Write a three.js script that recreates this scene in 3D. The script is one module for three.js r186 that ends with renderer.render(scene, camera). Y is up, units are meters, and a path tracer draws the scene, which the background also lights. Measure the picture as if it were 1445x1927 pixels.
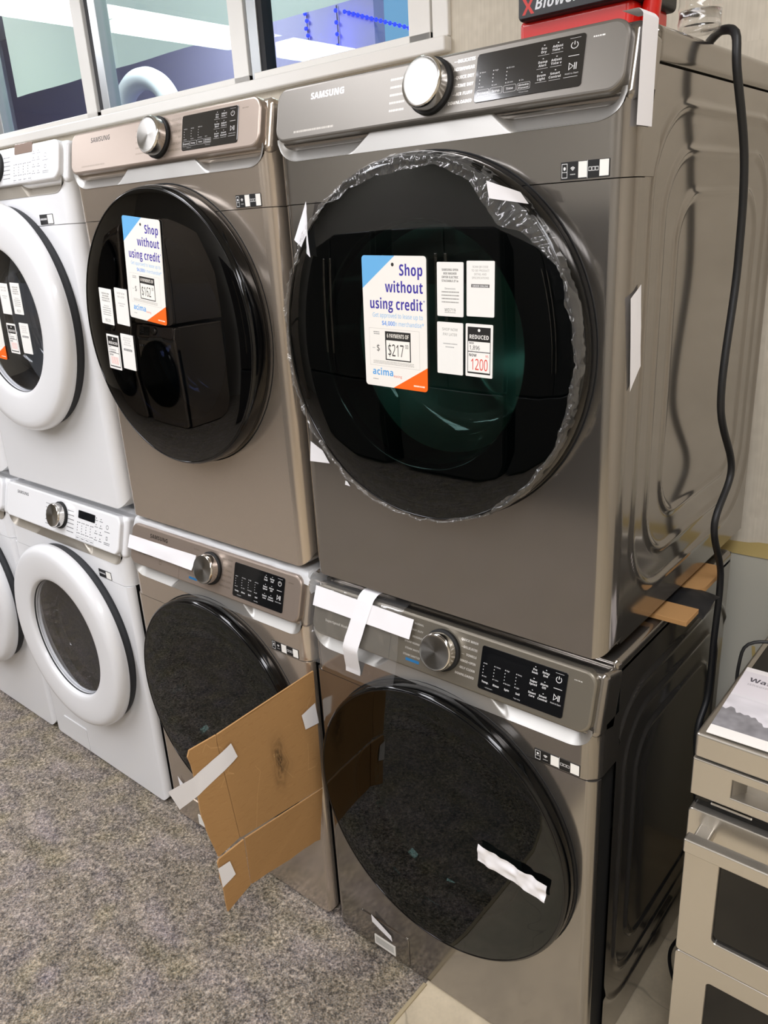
import * as THREE from 'three';
import { RoundedBoxGeometry } from 'three/addons/geometries/RoundedBoxGeometry.js';
import { RectAreaLightUniformsLib } from 'three/addons/lights/RectAreaLightUniformsLib.js';
import * as BGU from 'three/addons/utils/BufferGeometryUtils.js';
import { Brush, Evaluator, SUBTRACTION, INTERSECTION } from 'three-bvh-csg';

// ---------------------------------------------------------------- camera, sky, exposure
const scene = new THREE.Scene();
const camera = new THREE.PerspectiveCamera(65.6, 1445 / 1927, 0.05, 60);
camera.position.set(1.1698, 1.6962, 1.0996);
camera.rotation.order = 'YXZ';
camera.rotation.set(-0.3479, 0.7157, -0.0574);
scene.add(camera);
scene.background = new THREE.Color(0x7fb0e6);
const renderer = new THREE.WebGLRenderer({ antialias: true });
renderer.toneMapping = THREE.LinearToneMapping;
renderer.toneMappingExposure = 1.0;
renderer.shadowMap.enabled = true;
RectAreaLightUniformsLib.init();
const LIGHT = 11.8, CEIL = 2.9;

// ---------------------------------------------------------------- helpers
let seed = 7;
const rnd = () => { seed = (seed * 1664525 + 1013904223) >>> 0; return seed / 4294967296; };
const V = (x, y, z) => new THREE.Vector3(x, y, z);
const sm = (a, b, x) => { const t = Math.min(1, Math.max(0, (x - a) / (b - a))); return t * t * (3 - 2 * t); };
const taken = {};
function numbered(n) { taken[n] = (taken[n] ?? -1) + 1; return taken[n] ? `${n}_${String(taken[n]).padStart(3, '0')}` : n; }
function obj(name, geo, mat, parent) {
  const m = new THREE.Mesh(Array.isArray(geo) ? BGU.mergeGeometries(geo.map(g => { const q = g.index ? g.toNonIndexed() : g; for (const k of Object.keys(q.attributes)) if (!['position', 'normal', 'uv'].includes(k)) q.deleteAttribute(k); return q; })) : geo, mat);
  m.name = parent ? name : numbered(name); m.castShadow = m.receiveShadow = true;
  (parent ?? scene).add(m); return m;
}
function thing(name, label, category, pos = [0, 0, 0], group, turn = 0) {
  const g = new THREE.Group(); g.name = numbered(name); g.position.set(...pos); g.rotation.y = turn;
  g.userData = { label, category }; if (group) g.userData.group = group; scene.add(g); return g;
}
function tag(o, label, category, group) { o.userData.label = label; o.userData.category = category; if (group) o.userData.group = group; return o; }
function struct(name, geo, mat) { const m = obj(name, geo, mat); m.userData = { kind: 'structure' }; return m; }
const box = (x0, x1, y0, y1, z0, z1) => new THREE.BoxGeometry(x1 - x0, y1 - y0, z1 - z0).translate((x0 + x1) / 2, (y0 + y1) / 2, (z0 + z1) / 2);
const rbox = (x0, x1, y0, y1, z0, z1, r = 0.004, s = 3) => new RoundedBoxGeometry(x1 - x0, y1 - y0, z1 - z0, s, r).translate((x0 + x1) / 2, (y0 + y1) / 2, (z0 + z1) / 2);
function rr(x0, x1, y0, y1, r) {
  const s = new THREE.Shape();
  s.moveTo(x0 + r, y0); s.lineTo(x1 - r, y0); s.absarc(x1 - r, y0 + r, r, -Math.PI / 2, 0);
  s.lineTo(x1, y1 - r); s.absarc(x1 - r, y1 - r, r, 0, Math.PI / 2); s.lineTo(x0 + r, y1);
  s.absarc(x0 + r, y1 - r, r, Math.PI / 2, Math.PI); s.lineTo(x0, y0 + r); s.absarc(x0 + r, y0 + r, r, Math.PI, 1.5 * Math.PI); return s;
}
// plate in the xy plane, front at z1, uv 0..1 over its rectangle
function plate(x0, x1, y0, y1, z0, z1, r, bev = 0.002) {
  const g = new THREE.ExtrudeGeometry(rr(x0 + bev, x1 - bev, y0 + bev, y1 - bev, Math.max(r - bev, 0.0005)), { depth: z1 - z0 - 2 * bev, bevelEnabled: bev > 0, bevelSize: bev, bevelThickness: bev, bevelSegments: 3, curveSegments: 8 }).translate(0, 0, z0 + bev);
  const p = g.attributes.position, u = g.attributes.uv;
  for (let i = 0; i < p.count; i++) u.setXY(i, (p.getX(i) - x0) / (x1 - x0), (p.getY(i) - y0) / (y1 - y0));
  return g;
}
function grid(nu, nv, f) {
  const pos = [], uv = [], idx = [];
  for (let j = 0; j <= nv; j++) for (let i = 0; i <= nu; i++) { const p = f(i / nu, j / nv); pos.push(p.x, p.y, p.z); uv.push(i / nu, j / nv); }
  for (let j = 0; j < nv; j++) for (let i = 0; i < nu; i++) { const a = j * (nu + 1) + i, b = a + 1, c = a + nu + 1, d = c + 1; idx.push(a, b, d, a, d, c); }
  const g = new THREE.BufferGeometry();
  g.setAttribute('position', new THREE.Float32BufferAttribute(pos, 3)); g.setAttribute('uv', new THREE.Float32BufferAttribute(uv, 2)); g.setIndex(idx); g.computeVertexNormals(); return g;
}
const lathe = (pts, n = 96) => new THREE.LatheGeometry(pts.map(p => new THREE.Vector2(p[0], p[1])), n).rotateX(Math.PI / 2);
const tube = (pts, r, n = 80) => new THREE.TubeGeometry(new THREE.CatmullRomCurve3(pts.map(p => V(...p))), n, r, 10, false);
const cyl = (r0, r1, h, n = 48) => new THREE.CylinderGeometry(r0, r1, h, n);
// smooth value noise
const perm = new Float32Array(4096).map(() => rnd());
const h3 = (x, y, z) => perm[((x * 73 + y * 179 + z * 283) % 4096 + 4096) % 4096];
function noise(x, y, z = 0) {
  const X = Math.floor(x), Y = Math.floor(y), Z = Math.floor(z), f = t => t * t * (3 - 2 * t), a = f(x - X), b = f(y - Y), c = f(z - Z);
  const L = (p, q, t) => p + (q - p) * t;
  return L(L(L(h3(X, Y, Z), h3(X + 1, Y, Z), a), L(h3(X, Y + 1, Z), h3(X + 1, Y + 1, Z), a), b), L(L(h3(X, Y, Z + 1), h3(X + 1, Y, Z + 1), a), L(h3(X, Y + 1, Z + 1), h3(X + 1, Y + 1, Z + 1), a), b), c) * 2 - 1;
}
function dataTex(n, f, srgb = true) {
  const d = new Uint8Array(n * n * 4);
  for (let j = 0; j < n; j++) for (let i = 0; i < n; i++) { const c = f(i, j); d.set([c[0], c[1], c[2], 255], (j * n + i) * 4); }
  const t = new THREE.DataTexture(d, n, n); t.wrapS = t.wrapT = THREE.RepeatWrapping; t.magFilter = THREE.LinearFilter; t.minFilter = THREE.LinearMipmapLinearFilter; t.generateMipmaps = true;
  if (srgb) t.colorSpace = THREE.SRGBColorSpace; t.needsUpdate = true; return t;
}
function canvasTex(w, h, draw) {
  const c = document.createElement('canvas'); c.width = w; c.height = h; const x = c.getContext('2d'); draw(x, w, h);
  const t = new THREE.CanvasTexture(c); t.colorSpace = THREE.SRGBColorSpace; t.anisotropy = 8; return t;
}
const clamp8 = v => Math.max(0, Math.min(255, v));
// periodic blurred noise field
function blurField(n, rad, passes) {
  let a = new Float32Array(n * n).map(() => rnd());
  for (let p = 0; p < passes; p++) for (const dir of [0, 1]) {
    const b = new Float32Array(n * n);
    for (let j = 0; j < n; j++) { let s = 0; const at = k => { k = (k + n) % n; return dir ? a[k * n + j] : a[j * n + k]; };
      for (let k = -rad; k <= rad; k++) s += at(k);
      for (let i = 0; i < n; i++) { b[dir ? i * n + j : j * n + i] = s; s += at(i + rad + 1) - at(i - rad); } }
    a = b;
  }
  let m = 0, q = 0; for (const v of a) m += v; m /= a.length; for (const v of a) q += (v - m) ** 2; q = Math.sqrt(q / a.length);
  return a.map(v => (v - m) / q);
}

// ---------------------------------------------------------------- materials
const std = (o) => new THREE.MeshStandardMaterial(o), phy = (o) => new THREE.MeshPhysicalMaterial(o);
const lin = (r, g, b) => new THREE.Color().setRGB(r, g, b);
const CN = 1024, f1 = blurField(CN, 2, 2), f2 = blurField(CN, 5, 2), f3 = blurField(CN, 40, 2);
const carpetMap = dataTex(CN, (i, j) => {
  const k = j * CN + i, v = f1[k] * 0.75 + f2[k] * 0.55, t = Math.max(-2.2, Math.min(2.4, v)), h = f2[(k * 7) % (CN * CN)], b = 122 + t * 22 + f3[k] * 5;
  return [clamp8(b * 1.05 + h * 4), clamp8(b * 0.975), clamp8(b * 0.885 - h * 4 + f3[(k + 5000) % (CN * CN)] * 3)];
});
const carpetBump = dataTex(CN, (i, j) => { const k = j * CN + i, v = clamp8(128 + (f1[k] * 0.75 + f2[k] * 0.55) * 48); return [v, v, v]; }, false);
const stoneMap = dataTex(1024, (i, j) => {
  const x = i / 1024 * 8, y = j / 1024 * 8; let c = noise(x, y, 3) * 0.5 + noise(x * 2.3, y * 2.3, 9) * 0.3 + noise(x * 7, y * 7, 5) * 0.2 + noise(x * 26, y * 26, 1) * 0.12;
  const w = noise(x * 0.9 + noise(x * 2, y * 2) * 0.5, y * 0.9 + noise(x * 2 + 9, y * 2) * 0.5, 17), vein = Math.exp(-((w / 0.018) ** 2)) * (0.5 + 0.5 * noise(x * 1.5, y * 1.5, 30));
  const b = 194 + c * 26 - Math.max(0, vein) * 46; return [clamp8(b * 1.02), clamp8(b * 0.95), clamp8(b * 0.82)];
});
const wallMap = dataTex(512, (i, j) => { const v = noise(i / 3, j / 60, 2) * 5 + noise(i / 14, j / 14, 7) * 4 + noise(i / 80, j / 80, 4) * 4; return [clamp8(214 + v), clamp8(205 + v), clamp8(188 + v)]; });
function rep(t, s) { const c = t.clone(); c.repeat.set(1 / s, 1 / s); c.needsUpdate = true; return c; }
const M = {
  carpet: std({ map: rep(carpetMap, 0.6), bumpMap: rep(carpetBump, 0.6), bumpScale: 0.003, roughness: 1 }),
  stone: std({ map: rep(stoneMap, 1.1), roughness: 0.42 }),
  wall: std({ map: rep(wallMap, 0.5), roughness: 0.85 }),
  lowerWall: std({ color: 0xcbc8ba, roughness: 0.6 }),
  ceiling: std({ color: 0xe6e4dc, roughness: 0.95 }),
  frame: std({ color: 0xf3f0ea, roughness: 0.4 }),
  alu: std({ color: 0xb9bdbf, roughness: 0.35, metalness: 0.7 }),
  seal: std({ color: 0x15161a, roughness: 0.6 }),
  pane: phy({ color: 0xf2fbf6, transmission: 1, thickness: 0, roughness: 0, ior: 1.52 }),
  grey: phy({ color: lin(0.30, 0.28, 0.256), metalness: 0.88, roughness: 0.13, clearcoat: 0.35, clearcoatRoughness: 0.08 }),
  champ: phy({ color: lin(0.5, 0.43, 0.36), metalness: 0.72, roughness: 0.18, clearcoat: 0.3, clearcoatRoughness: 0.08 }),
  white: phy({ color: 0xe9eaec, roughness: 0.3, clearcoat: 0.5, clearcoatRoughness: 0.08 }),
  silver: std({ color: lin(0.45, 0.44, 0.42), metalness: 0.7, roughness: 0.38 }),
  champTrim: std({ color: lin(0.42, 0.385, 0.33), metalness: 0.7, roughness: 0.38 }),
  chrome: std({ color: lin(0.72, 0.7, 0.67), metalness: 1, roughness: 0.16 }),
  black: phy({ color: 0x060708, roughness: 0.09, ior: 1.45 }),
  matte: std({ color: 0x101112, roughness: 0.7 }),
  rubber: std({ color: 0x2b2d30, roughness: 0.65 }),
  drum: std({ color: lin(0.75, 0.78, 0.78), metalness: 0.9, roughness: 0.28 }),
  paleDrum: std({ color: lin(0.72, 0.73, 0.74), metalness: 0.35, roughness: 0.3 }),
  plasticTub: std({ color: 0x9aa39f, roughness: 0.4 }),
  tint: phy({ color: lin(0.3, 0.4, 0.38), transmission: 1, thickness: 0, roughness: 0, ior: 1.6 }),
  tintDeep: phy({ color: lin(0.22, 0.3, 0.285), transmission: 1, thickness: 0, roughness: 0, ior: 1.42 }),
  tintLight: phy({ color: lin(0.93, 0.94, 0.97), transmission: 1, thickness: 0, roughness: 0, ior: 1.55 }),
  bowl: phy({ color: lin(0.5, 0.72, 0.66), transmission: 1, thickness: 0, roughness: 0.02, ior: 1.7 }),
  clearBowl: phy({ color: 0xf6f8fa, transmission: 1, thickness: 0, roughness: 0.01, ior: 1.5 }),
  film: phy({ color: 0xffffff, transmission: 0.96, thickness: 0, roughness: 0.07, ior: 1.55 }),
  milky: phy({ color: 0xf1f3f5, transmission: 0.35, thickness: 0, roughness: 0.35, ior: 1.5 }),
  tape: std({ color: 0xf0eff2, roughness: 0.55 }),
  yellowTape: std({ color: 0xc9b274, roughness: 0.6 }),
  cord: std({ color: 0x1b1c1e, roughness: 0.5 }),
  steel: std({ color: lin(0.55, 0.52, 0.47), metalness: 0.9, roughness: 0.3 }),
  red: phy({ color: 0xd01a12, roughness: 0.32, clearcoat: 0.3 }),
  darkPlastic: std({ color: 0x1c1d20, roughness: 0.45 }),
  card: std({ roughness: 0.9 }),
};
{ // kraft board: fibres, scuffs and a dark smudge
  M.card.map = canvasTex(512, 512, (x, w, h) => {
    x.fillStyle = '#ab8353'; x.fillRect(0, 0, w, h);
    for (let i = 0; i < 2600; i++) { x.strokeStyle = rnd() > 0.5 ? 'rgba(214,168,112,.12)' : 'rgba(110,72,34,.12)'; x.beginPath(); const a = rnd() * w, b = rnd() * h; x.moveTo(a, b); x.lineTo(a + rnd() * 40 - 20, b + rnd() * 6 - 3); x.stroke(); }
    for (let i = 0; i < 14; i++) { x.strokeStyle = 'rgba(226,186,132,.5)'; x.lineWidth = 1; x.beginPath(); let a = rnd() * w, b = rnd() * h; x.moveTo(a, b); for (let k = 0; k < 4; k++) x.lineTo(a += rnd() * 60 - 30, b += rnd() * 50 - 10); x.stroke(); }
  });
}
const kraftPlain = std({ color: 0xb58a58, roughness: 0.9 });

// ---------------------------------------------------------------- the shop shell
const XL = -7, XR = 3.2, ZB = -0.78, ZF = 4.4, WT = 0.1;
const uvPlane = (g) => { const p = g.attributes.position, n = g.attributes.normal, u = g.attributes.uv; for (let i = 0; i < p.count; i++) { const ny = Math.abs(n.getY(i)), nx = Math.abs(n.getX(i)); u.setXY(i, nx > 0.5 ? p.getZ(i) : p.getX(i), ny > 0.5 ? p.getZ(i) : p.getY(i)); } return g; };
struct('floor', uvPlane(box(XL, 0.285, -0.06, 0, ZB, ZF)), M.carpet);
struct('floor', uvPlane(box(0.285, XR, -0.06, 0, ZB, ZF)), M.stone);
struct('trim_1', rbox(0.28, 0.29, -0.002, 0.003, 0.03, ZF, 0.002), std({ color: 0xa89a7c, roughness: 0.6 }));
struct('ceiling', box(XL - WT, XR + WT, CEIL, CEIL + WT, ZB - WT, ZF + WT), M.ceiling);
struct('ceiling', box(XL - WT, XR + WT, 3.5, 3.6, -3.3, ZB - WT), M.ceiling);
struct('wall_right', uvPlane(box(XR, XR + WT, 0, CEIL, ZB, ZF)), M.wall);
struct('wall_left', uvPlane(box(XL - WT, XL, 0, CEIL, ZB, ZF)), M.wall);
struct('wall_front', box(XL, XR, 0, CEIL, ZF, ZF + WT), std({ color: 0xb9b5ac, roughness: 0.8 }));
const WX0 = -5.2, WX1 = -0.2, WY0 = 2.13, WY1 = 2.82; // window band
const back = struct('wall_back', [box(XL, WX0, 0, CEIL, ZB - WT, ZB), box(WX1, XR, 0, CEIL, ZB - WT, ZB), box(WX0, WX1, 0, WY0 - 0.03, ZB - WT, ZB), box(WX0, WX1, WY1, CEIL, ZB - WT, ZB)].map(uvPlane), M.wall);
obj('lower_panel', box(0.62, XR, 0, 0.915, ZB, ZB + 0.004), M.lowerWall, back);
obj('tape_strip', grid(24, 3, (u, v) => V(0.6 + u * 0.5, 0.903 + v * (0.034 + 0.006 * noise(u * 14, 1)) + u * 0.01, ZB + 0.006 + 0.002 * noise(u * 20, v * 4))), M.yellowTape, back);
obj('tape_strip', grid(2, 16, (u, v) => V(0.715 + u * 0.008 + v * 0.03, 0.67 - v * 0.22, ZB + 0.006)), M.yellowTape, back);
// windows: white ledge, frames, dark seals, panes
struct('trim_2', rbox(WX0, WX1 + 0.05, WY0 - 0.035, WY0, ZB - WT, ZB + 0.03, 0.006), M.frame);
struct('trim_3', rbox(WX1, WX1 + 0.05, WY0, WY1, ZB - 0.02, ZB + 0.012, 0.004), M.frame);
const edges = [-5.2, -4.35, -3.45, -2.6, -1.765, -0.9, -0.2];
for (let i = 0; i < 6; i++) {
  const a = edges[i] + 0.012, b = edges[i + 1] - 0.012, w = new THREE.Group(); w.name = `window_${i + 1}`; w.userData = { kind: 'structure' }; scene.add(w);
  const flip = i === 5; // the last window carries its seal on the pane side
  obj('window_frame', [rbox(a, b, WY0, WY0 + 0.022, ZB - 0.05, ZB + 0.004, 0.003), rbox(a, b, WY1 - 0.03, WY1, ZB - 0.05, ZB + 0.004, 0.003), rbox(b - 0.07, b, WY0, WY1, ZB - 0.05, ZB + 0.004, 0.003)], M.frame, w);
  obj('seal', box(flip ? a + 0.03 : a - 0.012, flip ? a + 0.052 : a + 0.016, WY0 + 0.001, WY1, ZB - 0.045, ZB - 0.004), M.seal, w);
  obj('jamb', rbox(flip ? a - 0.012 : a + 0.016, flip ? a + 0.03 : a + 0.062, WY0 + 0.001, WY1, ZB - 0.05, ZB + 0.001, 0.003), M.alu, w);
  obj('pane', box(a + 0.05, b - 0.065, WY0 + 0.02, WY1 - 0.028, ZB - 0.032, ZB - 0.026), M.pane, w);
}
// room beyond the windows
const purple = std({ color: 0x9893b8, roughness: 0.7 });
struct('wall_beyond', [box(XL, -2.42, 0, 3.5, -3.3, -3.2), box(XL - WT, XL, 0, 3.5, -3.3, ZB - WT), box(XL, XR, CEIL + WT, 3.5, ZB - WT, ZB - WT + 0.05), box(0.6, 0.7, 0, 3.5, -3.3, ZB - WT), box(XL, XR, -0.06, 0, -3.3, ZB - WT)], purple);
tag(obj('hanging_banner', grid(30, 6, (u, v) => V(-3.33 + u * 4, 2.43 + v * 0.45, -1.3 + 0.006 * Math.sin(u * 40))), phy({ color: 0xe2e6da, roughness: 0.9, transmission: 0.6, thickness: 0 })), 'pale green-white vinyl banner hanging behind the window panes', 'banner');
tag(obj('curved_duct', [new THREE.TorusGeometry(0.32, 0.07, 12, 40, Math.PI).rotateZ(0.25).translate(-3.82, 2.36, -2.45)], std({ color: 0xe4e6ee, roughness: 0.35 })), 'white arched duct glimpsed through the middle window pane', 'duct');
{
  const s = thing('light_string', 'string of small blue lights seen through the right window', 'string lights', [0, 0, 0]);
  const bm = std({ color: 0x1020ff, emissive: 0x1a2bff, emissiveIntensity: 3 }), bg = new THREE.SphereGeometry(0.012, 10, 8), pts = [];
  for (let i = 0; i < 9; i++) pts.push([-2.985 + 0.012 * (i % 2), 3.0 - i * 0.042, -3.18]);
  for (let i = 0; i < 6; i++) pts.push([-2.715, 2.97 - i * 0.065, -3.18]);
  for (let i = 0; i < 16; i++) pts.push([-2.64 + i * 0.036, 2.95 - i * 0.0125, -3.18]);
  for (const w of [[[-2.98, 3.05, -3.19], [-2.98, 2.6, -3.19]], [[-2.715, 3.0, -3.19], [-2.715, 2.6, -3.19]], [[-2.66, 2.96, -3.19], [-2.05, 2.745, -3.19]]]) obj('wire', tube(w, 0.003, 8), M.matte, s);
  for (const p of pts) { const b = obj('bulb', bg, bm, s); b.position.set(...p); }
  const l = new THREE.PointLight(0x2233ff, 0.15); l.position.set(-2.7, 2.8, -3.0); l.castShadow = true; scene.add(l);
}
{ // tree outside
  const t = thing('leafy_tree', 'small leafy tree against the blue sky outside', 'tree', [-3.0, 0, -5.2]);
  obj('trunk', tube([[0.2, 0, 0], [0.1, 1.8, 0], [0.15, 3.0, 0.1], [0.0, 3.9, 0]], 0.06), std({ color: 0x6e6a5c, roughness: 0.9 }), t);
  const leaves = []; for (let i = 0; i < 420; i++) { const a = rnd() * 6.28, b = Math.acos(2 * rnd() - 1), r = 0.7 * Math.cbrt(rnd()); leaves.push(new THREE.CircleGeometry(0.045 + rnd() * 0.03, 6).scale(1, 0.55, 1).rotateX(rnd() * 6).rotateY(rnd() * 6).translate(0.25 + r * Math.sin(b) * Math.cos(a), 3.35 + r * Math.cos(b) * 0.8, r * Math.sin(b) * Math.sin(a))); }
  const lf = obj('foliage', leaves, std({ color: 0x39503a, roughness: 0.8 }), t); lf.userData.kind = 'stuff';
}
// ceiling lamps: glowing diffuser + an area light of the same size
function troffer(x, z, label, y = CEIL, power = 1) {
  const t = thing('ceiling_light', label, 'ceiling light', [x, y, z], 'fluorescent ceiling panels');
  obj('frame', [box(-0.3, 0.3, -0.02, 0, -0.57, -0.54), box(-0.3, 0.3, -0.02, 0, 0.54, 0.57), box(-0.3, -0.27, -0.02, 0, -0.54, 0.54), box(0.27, 0.3, -0.02, 0, -0.54, 0.54)], M.frame, t);
  obj('lamp_diffuser', box(-0.27, 0.27, -0.012, -0.002, -0.54, 0.54), std({ color: 0xffffff, emissive: 0xfbfbff, emissiveIntensity: 2.2 }), t);
  const l = new THREE.RectAreaLight(0xf9f9ff, LIGHT * power, 0.54, 1.08); l.position.set(x, y - 0.022, z); l.rotation.x = -Math.PI / 2; l.castShadow = true; scene.add(l);
}
for (const [x, a] of [[-3.35, 'far left aisle'], [-0.95, 'aisle before the champagne machines'], [1.5, 'tile strip']]) for (const [z, b] of [[0.89, 'nearest'], [2.08, 'second from'], [3.4, 'farthest from']]) troffer(x, z, `fluorescent panel above the ${a}, ${b} the machine row`);
troffer(-3.35, -0.2, 'fluorescent ceiling panel mirrored in the left window pane');
troffer(-3.4, -2.2, 'fluorescent ceiling panel in the room behind the windows', 3.5, 2);
troffer(-1.2, -2.2, 'fluorescent ceiling panel behind the hanging banner', 3.5, 2);

// ---------------------------------------------------------------- laundry machines
const W = 0.686;
const DIM = { // heights from each machine's own base
  dryer: { seam: 0.748, low: 0.822, fas: 0.853, top: 0.945, lean: 0.02, cy: 0.507, depth: 0.69, knob: [0.36, 0.9], disp: [0.441, 0.613, 0.866, 0.932] },
  washer: { seam: 0.76, low: 0.825, fas: 0.861, top: 0.974, lean: 0.03, cy: 0.517, depth: 0.66, knob: [0.36, 0.921], disp: [0.447, 0.622, 0.874, 0.957] },
};
const ev = new Evaluator(); ev.attributes = ['position', 'normal'];
const noUV = (g) => { const q = g.index ? g : BGU.mergeVertices(g); for (const k of Object.keys(q.attributes)) if (!['position', 'normal'].includes(k)) q.deleteAttribute(k); return q; };
const addUV = (g) => { if (!g.attributes.uv) g.setAttribute('uv', new THREE.Float32BufferAttribute(new Float32Array(g.attributes.position.count * 2), 2)); return g; };
// plan outline of the front: rounded vertical corners
function frontPlan(zb, r) {
  const s = new THREE.Shape(); s.moveTo(0, -zb); s.lineTo(W, -zb); s.lineTo(W, r); s.absarc(W - r, r, r, 0, -Math.PI / 2, true); s.lineTo(r, 0); s.absarc(r, r, r, -Math.PI / 2, -Math.PI, true); s.lineTo(0, -zb); return s;
}
function lowerFront(kind, rHole) {
  const d = DIM[kind], zb = kind === 'dryer' ? -0.05 : -0.022, r = kind === 'dryer' ? 0.032 : 0.02;
  // shape y = -z ; extrude then turn so that extrusion runs along y
  const a = new Brush(noUV(new THREE.ExtrudeGeometry(frontPlan(zb, r), { depth: d.seam - 0.0006, bevelEnabled: false, curveSegments: 16 }).rotateX(-Math.PI / 2).scale(1, 1, 1)));
  const b = new Brush(noUV(new THREE.ExtrudeGeometry(rr(-0.0005, W + 0.0005, kind === 'dryer' ? 0.0 : 0.008, d.seam + 0.2, 0.035), { depth: 0.3, bevelEnabled: false, curveSegments: 12 }).translate(0, 0, -0.2)));
  const c = new Brush(noUV(cyl(rHole, rHole, 0.4, 96).rotateX(Math.PI / 2).translate(W / 2, d.cy, 0)));
  a.updateMatrixWorld(); b.updateMatrixWorld(); c.updateMatrixWorld();
  const g = ev.evaluate(ev.evaluate(a, b, INTERSECTION), c, SUBTRACTION).geometry; return addUV(g);
}
// front wall between the seam and the grip trim, wrapped round the corners
const gripLow = (d, x) => { const s = Math.max(0, Math.min(x, W - x) - 0.012), k = Math.max(0, 1 - s / 0.045); return d.low + (d.fas - d.low) * (1 - Math.sqrt(1 - k * k)); };
function planPoint(u, r = 0.03, zb = -0.09) { // 0..1 round the U
  const side = -zb - r, arc = Math.PI / 2 * r, fr = W - 2 * r, L = 2 * side + 2 * arc + fr; let t = u * L;
  if (t < side) return [0, zb + t]; t -= side;
  if (t < arc) { const a = t / r; return [r - r * Math.cos(a), -r + r * Math.sin(a)]; } t -= arc;
  if (t < fr) return [r + t, 0]; t -= fr;
  if (t < arc) { const a = t / r; return [W - r + r * Math.sin(a), -r + r * Math.cos(a)]; } t -= arc;
  return [W, -r - t];
}
function midFront(kind) { const d = DIM[kind]; return grid(220, 14, (u, v) => { const [x, z] = planPoint(u); const top = z < -0.012 ? d.fas + 0.004 : gripLow(d, x); return V(x, d.seam + 0.0008 + v * (top - d.seam - 0.0008), z); }); }
function gripTrim(kind) {
  const d = DIM[kind];
  return grid(260, 22, (u, v) => {
    const x = 0.01 + u * (W - 0.02), y0 = gripLow(d, x) - 0.0015, y = y0 + v * (d.fas + 0.006 - y0);
    const deep = 1 - sm(0.175 + 0.05 * v, 0.19 + 0.05 * v, x) + sm(0.5 - 0.045 * v, 0.515 - 0.045 * v, x), edge = sm(0, 0.035, Math.min(x - 0.01, W - 0.01 - x));
    return V(x, y, 0.0012 - edge * (0.005 * v + deep * 0.016 * Math.sin(Math.min(1, v * 1.3) * Math.PI / 2)));
  });
}
// side sheet with pressed rounded loops (normal +x)
function sideSheet(kind, fine) {
  const d = DIM[kind], z1 = kind === 'dryer' ? -0.052 : -0.088, z0 = -d.depth, y0 = 0.012, y1 = d.top - (kind === 'dryer' ? 0.055 : 0.035);
  const cz = -0.375, cyy = (y0 + y1) / 2 + 0.01;
  return grid(fine ? 190 : 1, fine ? 240 : 1, (u, v) => {
    const z = z1 + (z0 - z1) * u, y = y0 + (y1 - y0) * v; let b = 0;
    if (fine) for (const [hz, hy, r, a] of [[0.3, 0.385, 0.13, 0.0045], [0.25, 0.325, 0.1, 0.004], [0.195, 0.265, 0.08, 0.0045]]) {
      const qx = Math.abs(z - cz) - hz + r, qy = Math.abs(y - cyy) - hy + r, sd = Math.hypot(Math.max(qx, 0), Math.max(qy, 0)) + Math.min(Math.max(qx, qy), 0) - r; b += a * Math.exp(-((sd / 0.006) ** 2)); }
    return V(W - 0.003 + b, y, z);
  });
}
function cabinetRest(kind) { const d = DIM[kind], zf = -0.05, zb = -d.depth, yt = d.top - 0.012, yb = 0.012;
  return [box(0.003, 0.005, yb, yt, zb, zf - 0.008), box(0.003, W - 0.006, yb, yb + 0.003, zb, zf), box(0.003, W - 0.003, yb, yt, zb - 0.004, zb)]; }
const topLid = (kind) => { const d = DIM[kind]; return rbox(0.001, W - 0.001, d.top - (kind === 'dryer' ? 0.054 : 0.034), d.top - 0.006, -d.depth - 0.004, -0.075, 0.012, 5); };
const GEO = {};
for (const k of ['dryer', 'washer']) {
  const d = DIM[k];
  GEO[k] = { front: lowerFront(k, 0.262), mid: midFront(k), trim: gripTrim(k), side: sideSheet(k, false), pressed: sideSheet(k, true), rest: BGU.mergeGeometries(cabinetRest(k).map(g => g.toNonIndexed())), lid: topLid(k),
    shoulder: rbox(0, W, d.fas - 0.012, d.top, -0.1, -0.012, 0.014, 5) };
}
// revolved pieces, axis along z, centre at the origin
const RG = 0.29;
const G_glassDoor = {
  surround: lathe([[0.262, -0.01], [0.297, 0.0005], [0.2985, 0.0015], [0.2985, -0.004]]),
  bezel: lathe([[0.25, -0.005], [0.284, 0.0], [0.293, 0.006], [0.2955, 0.018], [0.2955, 0.036], [0.293, 0.046], [0.2885, 0.0495], [0.285, 0.048], [0.205, 0.045], [0.2, 0.04], [0.198, 0.0], [0.19, -0.03]]),
  glass: lathe([[0, 0.0535], [0.15, 0.0532], [0.24, 0.0522], [0.272, 0.0512], [0.287, 0.0495]]),
  rim: new THREE.TorusGeometry(0.2885, 0.0016, 8, 128).translate(0, 0, 0.0495),
  bowl: lathe([[0.196, 0.03], [0.19, -0.01], [0.18, -0.05], [0.165, -0.075], [0.145, -0.086], [0.1, -0.092], [0, -0.094]]),
};
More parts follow.
